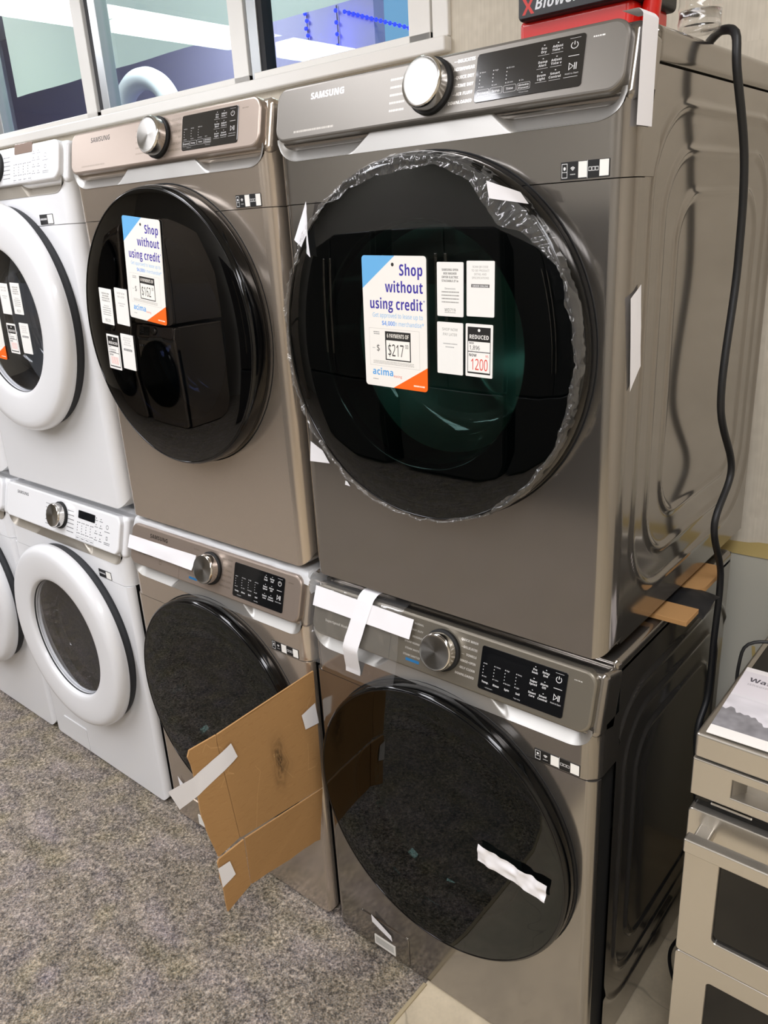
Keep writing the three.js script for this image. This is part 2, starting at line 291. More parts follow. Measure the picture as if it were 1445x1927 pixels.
const G_ringDoor = {
  back: lathe([[0.262, -0.01], [0.3, 0.0005], [0.301, 0.012], [0.296, 0.026]]),
  ring: lathe([[0.194, 0.03], [0.196, 0.05], [0.1985, 0.057], [0.203, 0.0605], [0.215, 0.063], [0.245, 0.0655], [0.275, 0.066], [0.29, 0.064], [0.3, 0.059], [0.3065, 0.05], [0.309, 0.04], [0.309, 0.028], [0.302, 0.024], [0.26, 0.023]]),
  glass: lathe([[0, 0.052], [0.1, 0.051], [0.17, 0.046], [0.198, 0.04]]),
  lip: new THREE.TorusGeometry(0.198, 0.0035, 10, 96).translate(0, 0, 0.045),
  bowl: lathe([[0.194, 0.03], [0.185, -0.02], [0.17, -0.06], [0.14, -0.085], [0.08, -0.095], [0, -0.097]]),
};
const G_in = {
  gasket: lathe([[0.262, -0.008], [0.25, -0.03], [0.225, -0.045], [0.215, -0.06], [0.23, -0.075], [0.262, -0.08]]),
  drum: lathe([[0.24, -0.08], [0.27, -0.1], [0.275, -0.45], [0.25, -0.48], [0.1, -0.485], [0.06, -0.47], [0, -0.47]], 72),
};
const G_vane = new THREE.CylinderGeometry(0.02, 0.045, 0.32, 3).rotateX(Math.PI / 2);
const G_knob = { base: lathe([[0, 0], [0.041, 0], [0.041, 0.006], [0.0385, 0.008], [0, 0.008]], 64), body: lathe([[0.037, 0.006], [0.0372, 0.024], [0.0355, 0.028], [0.034, 0.0292]], 72), face: lathe([[0.034, 0.0292], [0.03, 0.0282], [0.012, 0.0272], [0, 0.0268]], 72) };
M.spun = phy({ color: lin(0.38, 0.37, 0.35), metalness: 1, roughness: 0.26, anisotropy: 0.85 });

// ---- printing
const txt = (x, t, px, py, size, color, o = {}) => { x.save(); x.translate(px, py); if (o.sx) x.scale(o.sx, 1); x.font = `${o.w ?? 'normal'} ${size}px sans-serif`; x.fillStyle = color; x.textAlign = o.a ?? 'left'; x.textBaseline = 'middle'; x.fillText(t, 0, 0); x.restore(); };
const scribble = (x, px, py, w, h, color, n = 1) => { x.fillStyle = color; for (let k = 0; k < n; k++) { let q = px + rnd() * 3; while (q < px + w - 3) { const l = 3 + rnd() * 9; x.fillRect(q, py + k * h * 2, Math.min(l, px + w - q), h); q += l + 2.5; } } };
const FW = W - 0.024; // fascia width
function fasciaTex(kind, fill, ink, faint, logo) {
  const d = DIM[kind], H = d.top - d.fas - 0.002, S = 2600, w = 1720, h = Math.round(H * S);
  return canvasTex(w, h, (x) => {
    x.fillStyle = fill; x.fillRect(0, 0, w, h);
    const X = m => (m - 0.012) / FW * w, Y = m => h - (m - d.fas) / H * h;
    txt(x, 'SAMSUNG', X(0.098), Y(d.top - 0.024), 38, logo, { w: 'bold', sx: 1.12 });
    if (kind === 'dryer') scribble(x, X(0.06), Y(d.fas + 0.016), 250, 9, faint);
    else { txt(x, 'SuperSpeed Wash', X(0.05), Y(d.fas + 0.036), 20, faint, { w: 'bold' }); x.strokeStyle = faint; x.lineWidth = 2; x.strokeRect(X(0.147), Y(d.fas + 0.03), 20, 22); x.fillStyle = 'rgba(20,18,16,.5)'; x.fillRect(X(0.232), Y(d.fas + 0.05), 2, h); }
    const [kx, ky] = d.knob, step = kind === 'dryer' ? 0.0115 : 0.0135;
    const R = kind === 'dryer' ? ['DELICATES', 'ACTIVEWEAR', 'QUICK DRY', 'TIME DRY', 'AIR FLUFF', 'DOWNLOADED'] : ['QUICK WASH', 'DELICATES', 'TOWELS', 'RINSE+SPIN', 'SELF CLEAN', 'DOWNLOADED'];
    const Lf = kind === 'dryer' ? [] : ['NORMAL', 'HEAVY DUTY', 'BEDDING', 'STEAM NORMAL', 'STEAM WHITES', 'STEAM SANITIZE'];
    R.forEach((t, i) => { const yy = Y(ky + (2.5 - i) * step); txt(x, t, X(kx + 0.077), yy, 16, ink, { a: 'right', w: 'bold' }); x.fillStyle = ink; x.fillRect(X(kx + 0.043) - Math.abs(2.5 - i) * 4, yy, 18, 1.5); });
    if (kind === 'dryer') for (let i = 0; i < 5; i++) scribble(x, X(kx - 0.083), Y(ky + (2 - i) * step), 80, 8, faint);
    Lf.forEach((t, i) => txt(x, t, X(kx - 0.05), Y(ky + (2.5 - i) * step), 15, kind === 'dryer' ? faint : ink, { a: 'right' }));
    if (kind === 'washer') { x.fillStyle = '#3d8ed0'; x.fillRect(X(kx - 0.085), Y(ky - 3.2 * step) - 8, 88, 15); }
    scribble(x, X(d.disp[1] + 0.01), Y(d.disp[3] - 0.006), 46, 5, ink);
  });
}
function displayTex(kind, bg, ink) {
  return canvasTex(1024, 480, (x, w, h) => {
    x.fillStyle = bg; x.fillRect(0, 0, w, h);
    const cols = kind === 'dryer' ? ['Dryness', 'Temp.', 'Time', 'Wrinkle'] : ['Temp.', 'Rinse', 'Spin', 'Soil'];
    const tops = kind === 'dryer' ? ['More', 'High', '60 min', ''] : ['Hot', '5 times', 'High', 'Heavy'], bots = kind === 'dryer' ? ['Less', 'Low', '20 min', 'On'] : ['Cold', '1 time', 'No Spin', 'Light'];
    cols.forEach((t, i) => { const cx = 40 + i * 135;
      txt(x, tops[i], cx + 18, 188, 19, ink); txt(x, bots[i], cx + 18, 330, 19, ink);
      if (tops[i]) for (let k = 0; k < 5; k++) { x.fillStyle = ink; x.fillRect(cx + 2, 183 + k * 35.5, 8, 11); } else x.fillRect(cx + 2, 325, 8, 11);
      if (kind === 'dryer') { x.strokeStyle = ink; x.lineWidth = 3; x.beginPath(); x.roundRect ? x.roundRect(cx - 12, 358, 122, 66, 12) : x.rect(cx - 12, 358, 122, 66); x.stroke(); }
      if (t === 'Wrinkle') { txt(x, 'Wrinkle', cx + 49, 378, 27, ink, { a: 'center', w: 'bold' }); txt(x, 'Prevent', cx + 49, 405, 27, ink, { a: 'center', w: 'bold' }); } else txt(x, t, cx + 49, 391, 30, ink, { a: 'center', w: 'bold' }); });
    txt(x, kind === 'dryer' ? '~ Child Lock ~' : '~ Child Lock ~', 90, 446, 17, ink); txt(x, kind === 'dryer' ? '*Smart Care' : '*Spin Only', 450, 446, 17, ink);
    const B = kind === 'dryer' ? [['Eco', 'Dry'], ['Adjust', 'Time ^'], ['Damp', 'Alert'], ['Adjust', 'Time v'], ['Drum', 'Light'], ['Smart', 'Control']] : [['Pre', 'Soak'], ['Delay', 'End'], ['Super', 'Speed'], ['Alarm', 'Off'], ['Smart', 'Care'], ['Smart', 'Control']];
    B.forEach(([a, b], i) => { const cx = 655 + (i % 2) * 125, cy = 72 + Math.floor(i / 2) * 125; x.fillStyle = ink; x.fillRect(cx - 5, cy - 34, 12, 8); txt(x, a, cx, cy, 31, ink, { a: 'center', w: 'bold' }); txt(x, b, cx, cy + 32, 31, ink, { a: 'center', w: 'bold' }); if (kind === 'dryer') x.fillRect(cx - 52, cy + 60, 104, 3); });
    x.strokeStyle = ink; x.lineWidth = 7; x.beginPath(); x.arc(930, 95, 30, -1.0, 4.14); x.stroke(); x.fillStyle = ink; x.fillRect(926, 58, 8, 34);
    x.fillRect(885, 30, 95, 3); x.fillRect(885, 188, 95, 6);
    x.lineWidth = 6; x.beginPath(); x.moveTo(900, 255); x.lineTo(900, 315); x.lineTo(937, 285); x.closePath(); x.stroke(); x.fillRect(944, 255, 8, 62); x.fillRect(960, 255, 8, 62);
    txt(x, 'Hold to Start', 930, 350, 21, ink, { a: 'center' }); if (kind === 'dryer') x.fillRect(860, 380, 125, 4);
  });
}
function whitePanelTex(orange) { // the white machines: grey printing straight on the panel
  const w = 1720, h = 300;
  return canvasTex(w, h, (x) => {
    x.fillStyle = '#eeeff1'; x.fillRect(0, 0, w, h); const ink = '#55585e';
    txt(x, 'SAMSUNG', 190, 62, 36, '#3a3c40', { w: 'bold', sx: 1.1 }); txt(x, '▪ ▫', 100, 235, 24, '#777');
    for (let i = 0; i < 6; i++) { scribble(x, 670, 74 + i * 34, 90, 7, '#85888e'); scribble(x, 1000, 74 + i * 34, 100, 7, ink); }
    for (let c = 0; c < 4; c++) for (let k = 0; k < 5; k++) { x.fillStyle = '#3b3e44'; x.fillRect(1150 + c * 62, 142 + k * 22, 8, 9); if (k === 0 || k === 4) scribble(x, 1163 + c * 62, 142 + k * 22, 34, 6, ink); }
    for (let c = 0; c < 4; c++) { x.strokeStyle = '#9a9ca2'; x.lineWidth = 2; x.strokeRect(1138 + c * 66, 256, 58, 30); scribble(x, 1146 + c * 66, 268, 42, 7, ink); }
    for (let c = 0; c < 2; c++) for (let k = 0; k < 4; k++) { x.fillStyle = '#44474d'; x.fillRect(1410 + c * 62, 60 + k * 52, 9, 9); scribble(x, 1395 + c * 62, 80 + k * 52, 44, 6, ink); }
    x.strokeStyle = ink; x.lineWidth = 4; x.beginPath(); x.arc(1565, 110, 15, 0, 6.3); x.stroke(); scribble(x, 1530, 145, 70, 6, ink); x.strokeRect(1556, 185, 18, 24); scribble(x, 1530, 230, 76, 6, ink, 2);
  });
}
const P = {
  greyD: std({ map: fasciaTex('dryer', '#7d7973', '#f0eeea', '#b5b0a8', '#ffffff'), metalness: 0.6, roughness: 0.36 }),
  greyW: std({ map: fasciaTex('washer', '#837d71', '#f6f4f0', '#e6e2da', '#f6f6f6'), metalness: 0.6, roughness: 0.36 }),
  champD: std({ map: fasciaTex('dryer', '#a3958a', '#7f756a', '#8a7f74', '#2e2a26'), metalness: 0.6, roughness: 0.36 }),
  champW: std({ map: fasciaTex('washer', '#a3958a', '#7f756a', '#5e554c', '#26221e'), metalness: 0.6, roughness: 0.36 }),
  whiteP: phy({ map: whitePanelTex(), roughness: 0.25, clearcoat: 0.5, clearcoatRoughness: 0.06 }),
  dispD: phy({ map: displayTex('dryer', '#1d1c1c', '#d8d8d8'), roughness: 0.12, clearcoat: 1, clearcoatRoughness: 0.04 }),
  dispW: phy({ map: displayTex('washer', '#0d0e10', '#e6e6e6'), roughness: 0.12, clearcoat: 1, clearcoatRoughness: 0.04 }),
};
const stickerTex = (wide) => canvasTex(512, 128, (x, w, h) => {
  x.fillStyle = '#141414'; x.fillRect(0, 0, w, h); x.fillStyle = '#f4f2ec';
  if (wide) { x.fillRect(188, 4, 92, 116); x.fillRect(410, 4, 96, 116); x.fillStyle = '#d9d9d9'; x.fillRect(282, 0, 5, h); x.strokeStyle = '#eee'; x.lineWidth = 5; x.strokeRect(12, 14, 56, 100); x.beginPath(); x.arc(40, 48, 13, 0, 7); x.fillStyle = '#eee'; x.fill(); x.fillRect(14, 72, 52, 4); x.lineWidth = 7; for (const r of [10, 20, 30]) { x.beginPath(); x.arc(128, 70, r, -2.4, -0.75); x.stroke(); } scribble(x, 100, 88, 56, 8, '#ccc'); for (const q of [298, 334, 370]) { x.lineWidth = 4; x.strokeRect(q, 50, 28, 26); } }
  else { x.fillRect(300, 8, 204, 112); scribble(x, 20, 48, 250, 24, '#ddd'); }
});
const ST = { wide: std({ map: stickerTex(true), roughness: 0.4 }), small: std({ map: stickerTex(false), roughness: 0.4 }) };

// one machine: group at its base's left front corner
function machine(kind, style, name, label, pos, mats, group) {
  const d = DIM[kind], g = GEO[kind], t = thing(name, label, kind === 'dryer' ? 'dryer' : 'washing machine', pos, group), B = mats.body;
  obj('lower_front', g.front, B, t);
  obj('upper_front', g.mid, B, t);
  obj('grip_trim', g.trim, mats.trim, t);
  const cab = obj('cabinet', g.rest, B, t); obj('side_sheet', mats.pressed ? g.pressed : g.side, B, cab); obj('lid', g.lid, B, t);
  if (kind === 'washer') obj('gap_frame', box(0.01, W - 0.012, 0.015, d.top - 0.04, -0.1, -0.022 - 0.006), M.matte, t).scale.set(1, 1, 1);
  // leaning control panel
  const panel = new THREE.Group(); panel.name = 'control_panel'; panel.position.set(0, d.fas, 0.011); panel.rotation.x = -Math.atan2(d.lean, d.top - d.fas); t.add(panel);
  obj('shoulder', rbox(0.0, W, -0.008, d.top - d.fas - 0.001, -0.085, -0.014, 0.013, 5), B, panel);
  obj('fascia', plate(0.012, W - 0.012, 0, d.top - d.fas - 0.002, -0.03, 0, 0.024, 0.005), mats.fascia, panel);
  const [kx, ky] = d.knob, knob = obj('knob', G_knob.body, style === 'ring' ? M.chrome : M.chrome, panel); knob.position.set(kx, ky - d.fas, 0);
  obj('knob_ring', G_knob.base, M.matte, knob); obj('knob_face', G_knob.face, M.spun, knob);
  if (style === 'glass') { const [x0, x1, y0, y1] = d.disp; obj('display', plate(x0, x1, y0 - d.fas, y1 - d.fas, -0.002, 0.0012, 0.005, 0.0006), kind === 'dryer' ? P.dispD : P.dispW, panel); }
  else obj('display', plate(0.46, 0.55, 0.07, 0.094, -0.002, 0.0012, 0.003, 0.0006), mats.screen, panel);
  // door and drum
  const door = new THREE.Group(); door.name = 'door'; door.position.set(W / 2, d.cy, 0); t.add(door); if (style === 'glass') { const f = kind === 'dryer' ? 1.025 : 1.062; door.scale.set(f, f, kind === 'dryer' ? 1 : 0.72); }
  const part = (n, ge, m) => obj(n, ge, m, door);
  if (style === 'glass') { part('surround', G_glassDoor.surround, M.matte); part('bezel', G_glassDoor.bezel, M.black); part('bezel_edge', G_glassDoor.rim, M.black); part('bowl', G_glassDoor.bowl, M.bowl); part('glass', G_glassDoor.glass, mats.glass ?? M.tint); }
  else { part('hinge_ring', G_ringDoor.back, M.rubber); part('ring', G_ringDoor.ring, M.white); part('glass_lip', G_ringDoor.lip, M.rubber); part('bowl', G_ringDoor.bowl, M.clearBowl); part('glass', G_ringDoor.glass, mats.glass ?? M.tintLight); }
  const tub = new THREE.Group(); tub.name = 'tub'; tub.position.set(W / 2, d.cy, 0); t.add(tub);
  obj('gasket', G_in.gasket, M.rubber, tub); obj('drum', G_in.drum, style === 'glass' ? M.drum : M.paleDrum, tub);
  for (let i = 0; i < 3; i++) { const v = obj('drum_vane', G_vane, M.plasticTub, tub), a = i * 2.094 + 0.6; v.position.set(0.25 * Math.cos(a), 0.25 * Math.sin(a), -0.28); v.rotation.z = a + Math.PI / 2; }
  // sticker strip above the seam
  if (style === 'glass') obj('info_sticker', plate(kind === 'dryer' ? 0.582 : 0.565, 0.655, d.seam + 0.003, d.seam + 0.026, -0.001, 0.0012, 0.0006, 0), ST.wide, t);
  else obj('info_sticker', plate(0.535, 0.6, d.seam + 0.003, d.seam + 0.027, -0.001, 0.0012, 0.0006, 0), ST.small, t);
  if (kind === 'washer') {
    for (const fx of [0.06, W - 0.06]) for (const fz of [-0.09, -0.58]) { const f = obj('foot', cyl(0.02, 0.024, 0.014, 20), M.rubber, t); f.position.set(fx, 0.007, fz); }
    obj('service_flap', plate(0.082, 0.236, 0.014, 0.1, -0.002, 0.003, 0.008, 0.0012), B, t);
  }
  return t;
}
const cols = { grey: 0, champ: -0.705, white: -1.427, far: -2.125 }, DB = 0.989, ZW = 0.024;
const greyM = { pressed: true, body: M.grey, trim: M.silver }, champM = { body: M.champ, trim: M.silver }, whiteM = { body: M.white, trim: M.champTrim, fascia: P.whiteP };
const darkScreen = phy({ color: 0x15171c, roughness: 0.1, clearcoat: 1 }), clearScreen = phy({ color: 0x8d7a70, roughness: 0.08, clearcoat: 1 });
const navyTint = phy({ color: lin(0.1, 0.12, 0.19), transmission: 1, thickness: 0, roughness: 0, ior: 1.6 });
const greyDryer = machine('dryer', 'glass', 'clothes_dryer', 'dark grey dryer on top of the right stack, cling film round its door', [cols.grey, DB, 0], { ...greyM, fascia: P.greyD });
const greyWasher = machine('washer', 'glass', 'washing_machine', 'dark grey washer at the bottom right with a white tape cross on its panel', [cols.grey, 0, ZW], { ...greyM, fascia: P.greyW, glass: M.tintDeep });
const champDryer = machine('dryer', 'glass', 'clothes_dryer', 'champagne dryer in the middle of the upper row with a navy glass door', [cols.champ, DB, 0], { ...champM, fascia: P.champD, glass: navyTint });
const champWasher = machine('washer', 'glass', 'washing_machine', 'champagne washer behind the cardboard sheet, white film along its top', [cols.champ, 0, ZW], { ...champM, fascia: P.champW, glass: M.tintDeep });
machine('dryer', 'ring', 'clothes_dryer', 'white dryer at the upper left with a white ring door', [cols.white, DB, 0], { ...whiteM, screen: clearScreen });
machine('washer', 'ring', 'washing_machine', 'white washer whose whole ring door shows, beside the champagne washer', [cols.white, 0, ZW], { ...whiteM, screen: darkScreen });
machine('dryer', 'ring', 'clothes_dryer', 'white dryer cut off by the left edge, above the leftmost washer', [cols.far, DB, 0], { ...whiteM, screen: clearScreen });
machine('washer', 'ring', 'washing_machine', 'leftmost white washer, cut off by the picture edge', [cols.far, 0, ZW], { ...whiteM, screen: darkScreen });

// ---------------------------------------------------------------- paper tags on the dryer doors
const TAG = {
  offer: (price) => canvasTex(512, 820, (x, w, h) => {
    x.fillStyle = '#f5f2ec'; x.fillRect(0, 0, w, h);
    x.fillStyle = '#6ab4ea'; x.beginPath(); x.moveTo(0, 0); x.lineTo(270, 0); x.lineTo(0, 200); x.fill();
    x.fillStyle = '#fb6a0a'; x.beginPath(); x.moveTo(w, h); x.lineTo(w, 668); x.lineTo(235, h); x.fill();
    x.fillStyle = '#2a2622'; x.beginPath(); x.arc(252, 52, 11, 0, 7); x.fill();
    const b = '#3a2f9e'; txt(x, 'Shop', 488, 84, 92, b, { w: 'bold', a: 'right', sx: 0.86 }); txt(x, 'without', 488, 186, 92, b, { w: 'bold', a: 'right', sx: 0.86 }); txt(x, 'using credit', 484, 290, 92, b, { w: 'bold', a: 'right', sx: 0.82 }); txt(x, '*', 494, 268, 28, b, { a: 'center' });
    txt(x, 'Get approved to lease up to', 484, 362, 38, '#8fbfe8', { a: 'right', sx: 0.86 }); txt(x, '$4,000', 262, 410, 40, '#6f9fe6', { a: 'right', w: 'bold', sx: 0.9 }); txt(x, 'in merchandise*', 492, 410, 38, '#8fbfe8', { a: 'right', sx: 0.84 });
    x.strokeStyle = '#cfcac4'; x.lineWidth = 2; x.strokeRect(44, 446, 410, 238); scribble(x, 80, 466, 54, 6, '#8a8a8a', 2);
    x.fillStyle = '#23211f'; x.fillRect(176, 460, 208, 56); x.fillRect(176, 508, 8, 134); x.fillRect(376, 508, 8, 134); x.fillRect(176, 636, 208, 7); x.fillStyle = '#faf7f0'; x.fillRect(184, 516, 192, 120);
    txt(x, '6 PAYMENTS OF', 280, 488, 36, '#f3efe6', { w: 'bold', a: 'center', sx: 0.66 });
    if (price) { txt(x, '$' + price, 262, 578, 104, '#3a3733', { a: 'center', sx: 0.58 }); txt(x, '00', 352, 548, 34, '#3a3733', { a: 'center', sx: 0.7 }); }
    txt(x, '$', 116, 572, 58, '#4c4844', { a: 'center' }); scribble(x, 66, 570, 28, 4, '#aaa');
    scribble(x, 70, 652, 340, 4, '#b3b0aa', 3);
    txt(x, 'acima', 60, 724, 62, '#5aa5e6', { w: 'bold' }); txt(x, 'leasing', 238, 744, 22, '#e06a50'); scribble(x, 62, 772, 46, 5, '#999'); scribble(x, 400, 784, 92, 10, '#fff3e8');
  }),
  info: canvasTex(256, 416, (x, w, h) => { x.fillStyle = '#f4f3ef'; x.fillRect(0, 0, w, h); ['SAMSUNG OPEN', 'BOX WASHER', 'DRYER ELECTRIC', 'STACKABLE 27 in'].forEach((t, i) => txt(x, t, 128, 58 + i * 28, 24, '#55534f', { a: 'center', w: 'bold', sx: 0.85 })); txt(x, 'Dimensions', 128, 200, 20, '#777', { a: 'center' }); for (let i = 0; i < 4; i++) scribble(x, 44, 222 + i * 26, 170, 9, '#8d8b87'); txt(x, 'WD719', 128, 366, 34, '#6a6864', { a: 'center' }); x.fillStyle = '#6a6864'; x.fillRect(74, 384, 108, 3); }),
  shop: canvasTex(256, 416, (x, w, h) => { x.fillStyle = '#f4f3ef'; x.fillRect(0, 0, w, h); txt(x, 'SHOP NOW', 128, 56, 30, '#9a9894', { a: 'center' }); txt(x, 'PAY LATER', 128, 96, 30, '#9a9894', { a: 'center' }); scribble(x, 60, 166, 140, 9, '#aaa'); scribble(x, 84, 192, 90, 9, '#aaa'); }),
  scan: canvasTex(256, 416, (x, w, h) => { x.fillStyle = '#f4f3ef'; x.fillRect(0, 0, w, h); ['SCAN QR CODE', 'TO SEE PRODUCT', 'DETAIL AND', 'SPECIFICATIONS'].forEach((t, i) => txt(x, t, 128, 44 + i * 27, 21, '#a19f9b', { a: 'center' })); x.fillStyle = '#5c5a58'; x.fillRect(44, 172, 168, 24); txt(x, 'ORDER ONLINE', 128, 184, 20, '#eee', { a: 'center', w: 'bold' }); }),
  price: (was, now) => canvasTex(256, 416, (x, w, h) => { x.fillStyle = '#f6f4f0'; x.fillRect(0, 0, w, h); x.fillStyle = '#1d1c1b'; x.fillRect(20, 24, 216, 108); x.fillStyle = '#f6f4f0'; x.beginPath(); x.arc(128, 48, 12, 0, 7); x.fill(); txt(x, 'REDUCED', 128, 100, 44, '#f6f4f0', { a: 'center', w: 'bold', sx: 0.94 }); x.strokeStyle = '#1d1c1b'; x.lineWidth = 5; x.strokeRect(22, 134, 212, 254); x.fillStyle = '#1d1c1b'; x.fillRect(20, 214, 216, 6); x.fillRect(20, 378, 216, 12); txt(x, 'WAS', 34, 150, 22, '#444', { w: 'bold' }); if (was) txt(x, was, 36, 186, 46, '#222', { sx: 0.9 }); else scribble(x, 40, 176, 130, 12, '#777', 2); txt(x, 'NOW', 32, 244, 30, '#222', { w: 'bold' }); if (now) { txt(x, now, 132, 318, 122, '#e0402e', { a: 'center', sx: 0.62 }); txt(x, '95', 204, 246, 26, '#e0402e', { a: 'center' }); } else { x.strokeStyle = '#e2604e'; x.lineWidth = 4; for (let i = 0; i < 5; i++) { x.beginPath(); x.ellipse(64 + i * 32, 310, 10, 44, 0, 0, 6.3); x.stroke(); } } }),
};
const paper = (map) => std({ map, roughness: 0.5 });
const offerGeo = plate(-0.0675, 0.0675, -0.1085, 0.1085, 0, 0.0014, 0.006, 0.0003), smallGeo = plate(-0.025, 0.025, -0.041, 0.041, 0, 0.001, 0.002, 0.0002);
const PT = { info: paper(TAG.info), shop: paper(TAG.shop), scan: paper(TAG.scan), priceA: paper(TAG.price('1,896', '1200')), priceB: paper(TAG.price('', '')) };
function addTag(name, geo, mat, x, y, z, deg, label, group) { const o = obj(name, geo, mat); o.position.set(x, y, z); o.rotation.z = THREE.MathUtils.degToRad(deg); return tag(o, label, 'tag', group); }
const ZG = 0.0545, ZC = 0.0545, ZWD = 0.0525;
addTag('offer_tag', offerGeo, paper(TAG.offer('217')), 0.309, 1.538, ZG, -1.6, 'large lease-offer tag reading $217 on the dark grey dryer door', 'large lease-offer tags');
addTag('small_tag', smallGeo, PT.info, 0.424, 1.594, ZG, -1.4, 'small white product-description tag, top left of four on grey dryer door', 'small paper tags');
addTag('small_tag', smallGeo, PT.scan, 0.48, 1.595, ZG, -1.2, 'small white tag with grey band, top right of four on grey dryer door', 'small paper tags');
addTag('small_tag', smallGeo, PT.shop, 0.421, 1.503, ZG, -1.6, 'small white shop-now tag, lower left of four on grey dryer door', 'small paper tags');
addTag('price_tag', smallGeo, PT.priceA, 0.476, 1.502, ZG, -1.6, 'REDUCED price tag with red 1200 on the grey dryer door', 'small paper tags');
addTag('offer_tag', offerGeo, paper(TAG.offer('162')), -0.386, 1.628, ZC, -7, 'large lease-offer tag reading $162 on the champagne dryer door', 'large lease-offer tags');
addTag('small_tag', smallGeo, PT.info, -0.56, 1.549, ZC, -6, 'small description tag, upper leftmost on the navy glass door', 'small paper tags');
addTag('small_tag', smallGeo, PT.shop, -0.496, 1.549, ZC, -6, 'small shop-now tag tucked against the $162 offer tag', 'small paper tags');
addTag('price_tag', smallGeo, PT.priceB, -0.56, 1.443, ZC, -5, 'black-headed price tag with red figures on the navy glass door', 'small paper tags');
addTag('small_tag', smallGeo, PT.scan, -0.5, 1.446, ZC, -5, 'small tag with grey band right of the price tag on navy door', 'small paper tags');
addTag('offer_tag', offerGeo, paper(TAG.offer('')), -1.185, 1.502, ZWD, -4, 'lease-offer tag cut by the left picture edge on the white dryer', 'large lease-offer tags');
addTag('small_tag', smallGeo, PT.shop, -1.062, 1.559, ZWD, -3, 'small shop-now tag, upper left on the white dryer glass', 'small paper tags');
addTag('small_tag', smallGeo, PT.info, -0.996, 1.56, ZWD, -2.5, 'small description tag, upper right on the white dryer glass', 'small paper tags');
addTag('price_tag', smallGeo, PT.priceB, -1.063, 1.452, ZWD, -2.5, 'black-headed price tag with red figures on the white dryer glass', 'small paper tags');
addTag('small_tag', smallGeo, PT.scan, -0.99, 1.455, ZWD, -2.5, 'small tag with grey band, lower right on the white dryer glass', 'small paper tags');

// ---------------------------------------------------------------- tape and film stuck to the machines
function sheet(parent, name, mat, c, nx = 8, ny = 4, amp = 0.0006, freq = 60) { // corners a b (top), d e (bottom)
  const o = parent.position, q = c.map(p => V(p[0] - o.x, p[1] - o.y, p[2] - o.z)), n = q[1].clone().sub(q[0]).cross(q[2].clone().sub(q[0])).normalize();
  return obj(name, grid(nx, ny, (u, v) => { const a = q[0].clone().lerp(q[1], u), b = q[2].clone().lerp(q[3], u), p = a.lerp(b, v); return p.addScaledVector(n, -amp * (1 + noise(p.x * freq, p.y * freq, p.z * freq + 5))); }), mat, parent);
}
function ribbon(parent, name, mat, path, wide, seg = 24, amp = 0) { // path centre line, wide = half-width vector
  const o = parent.position, cv = new THREE.CatmullRomCurve3(path.map(p => V(p[0] - o.x, p[1] - o.y, p[2] - o.z)), false, 'catmullrom', 0.1), wv = V(...wide);
  return obj(name, grid(6, seg, (u, v) => { const p = cv.getPoint(v).addScaledVector(wv, u * 2 - 1); p.x += amp * noise(p.x * 50, p.y * 50, p.z * 50); p.z += amp * noise(p.z * 50, p.y * 50, p.x * 50); return p; }), mat, parent);
}
ribbon(greyDryer, 'tape', M.tape, [[0.66, 1.9352, -0.032], [0.682, 1.9352, -0.032], [0.6885, 1.928, -0.032], [0.6885, 1.88, -0.03], [0.6885, 1.8, -0.028]], [0, 0, 0.025]);
sheet(greyDryer, 'tape', M.tape, [[0.6882, 1.577, -0.012], [0.6882, 1.594, -0.046], [0.6882, 1.441, -0.026], [0.6882, 1.474, -0.06]]);
sheet(greyDryer, 'tape', M.tape, [[0.494, 1.746, 0.056], [0.55, 1.727, 0.056], [0.498, 1.722, 0.056], [0.56, 1.711, 0.05]], 8, 4, 0.0015);
sheet(greyDryer, 'tape', M.tape, [[0.082, 1.74, 0.01], [0.124, 1.716, 0.055], [0.05, 1.676, 0.018], [0.13, 1.646, 0.058]], 10, 6, 0.002, 40);
sheet(greyDryer, 'tape', M.tape, [[0.028, 1.287, 0.0015], [0.06, 1.272, 0.0015], [0.022, 1.244, 0.0015], [0.078, 1.247, 0.0015]]);
sheet(greyDryer, 'tape', M.tape, [[0.118, 1.217, 0.0015], [0.123, 1.216, 0.0015], [0.116, 1.208, 0.0015], [0.13, 1.207, 0.0015]], 2, 2);
{ // cling film gathered round the grey dryer's door edge
  const cx = W / 2, cy = DIM.dryer.cy;
  const width = (a) => 0.009 + 0.04 * Math.exp(-(((a - 50) / 13) ** 2)) + 0.017 * Math.exp(-(((a - 100) / 30) ** 2)) + 0.004 * noise(a / 5, 2);
  obj('cling_film', grid(900, 9, (u, v) => { const deg = -60 + u * 360, a = deg * Math.PI / 180, aa = ((deg % 360) + 360) % 360, w = width(aa), r = 0.303 - w * v + 0.002 * noise(deg / 3, v * 3), z = 0.051 + 0.006 * Math.sin(Math.min(1, v * 2) * Math.PI / 2) - 0.012 * (1 - Math.min(1, v * 4)) + 0.0035 * noise(deg / 1.1, v * 3.5, 4) + 0.003 * noise(deg / 5, v * 5, 8); return V(cx + r * Math.cos(a), cy + r * Math.sin(a), Math.max(z, 0.0535 - (v < 0.3 ? 0.02 : 0))); }), M.film, greyDryer);
}
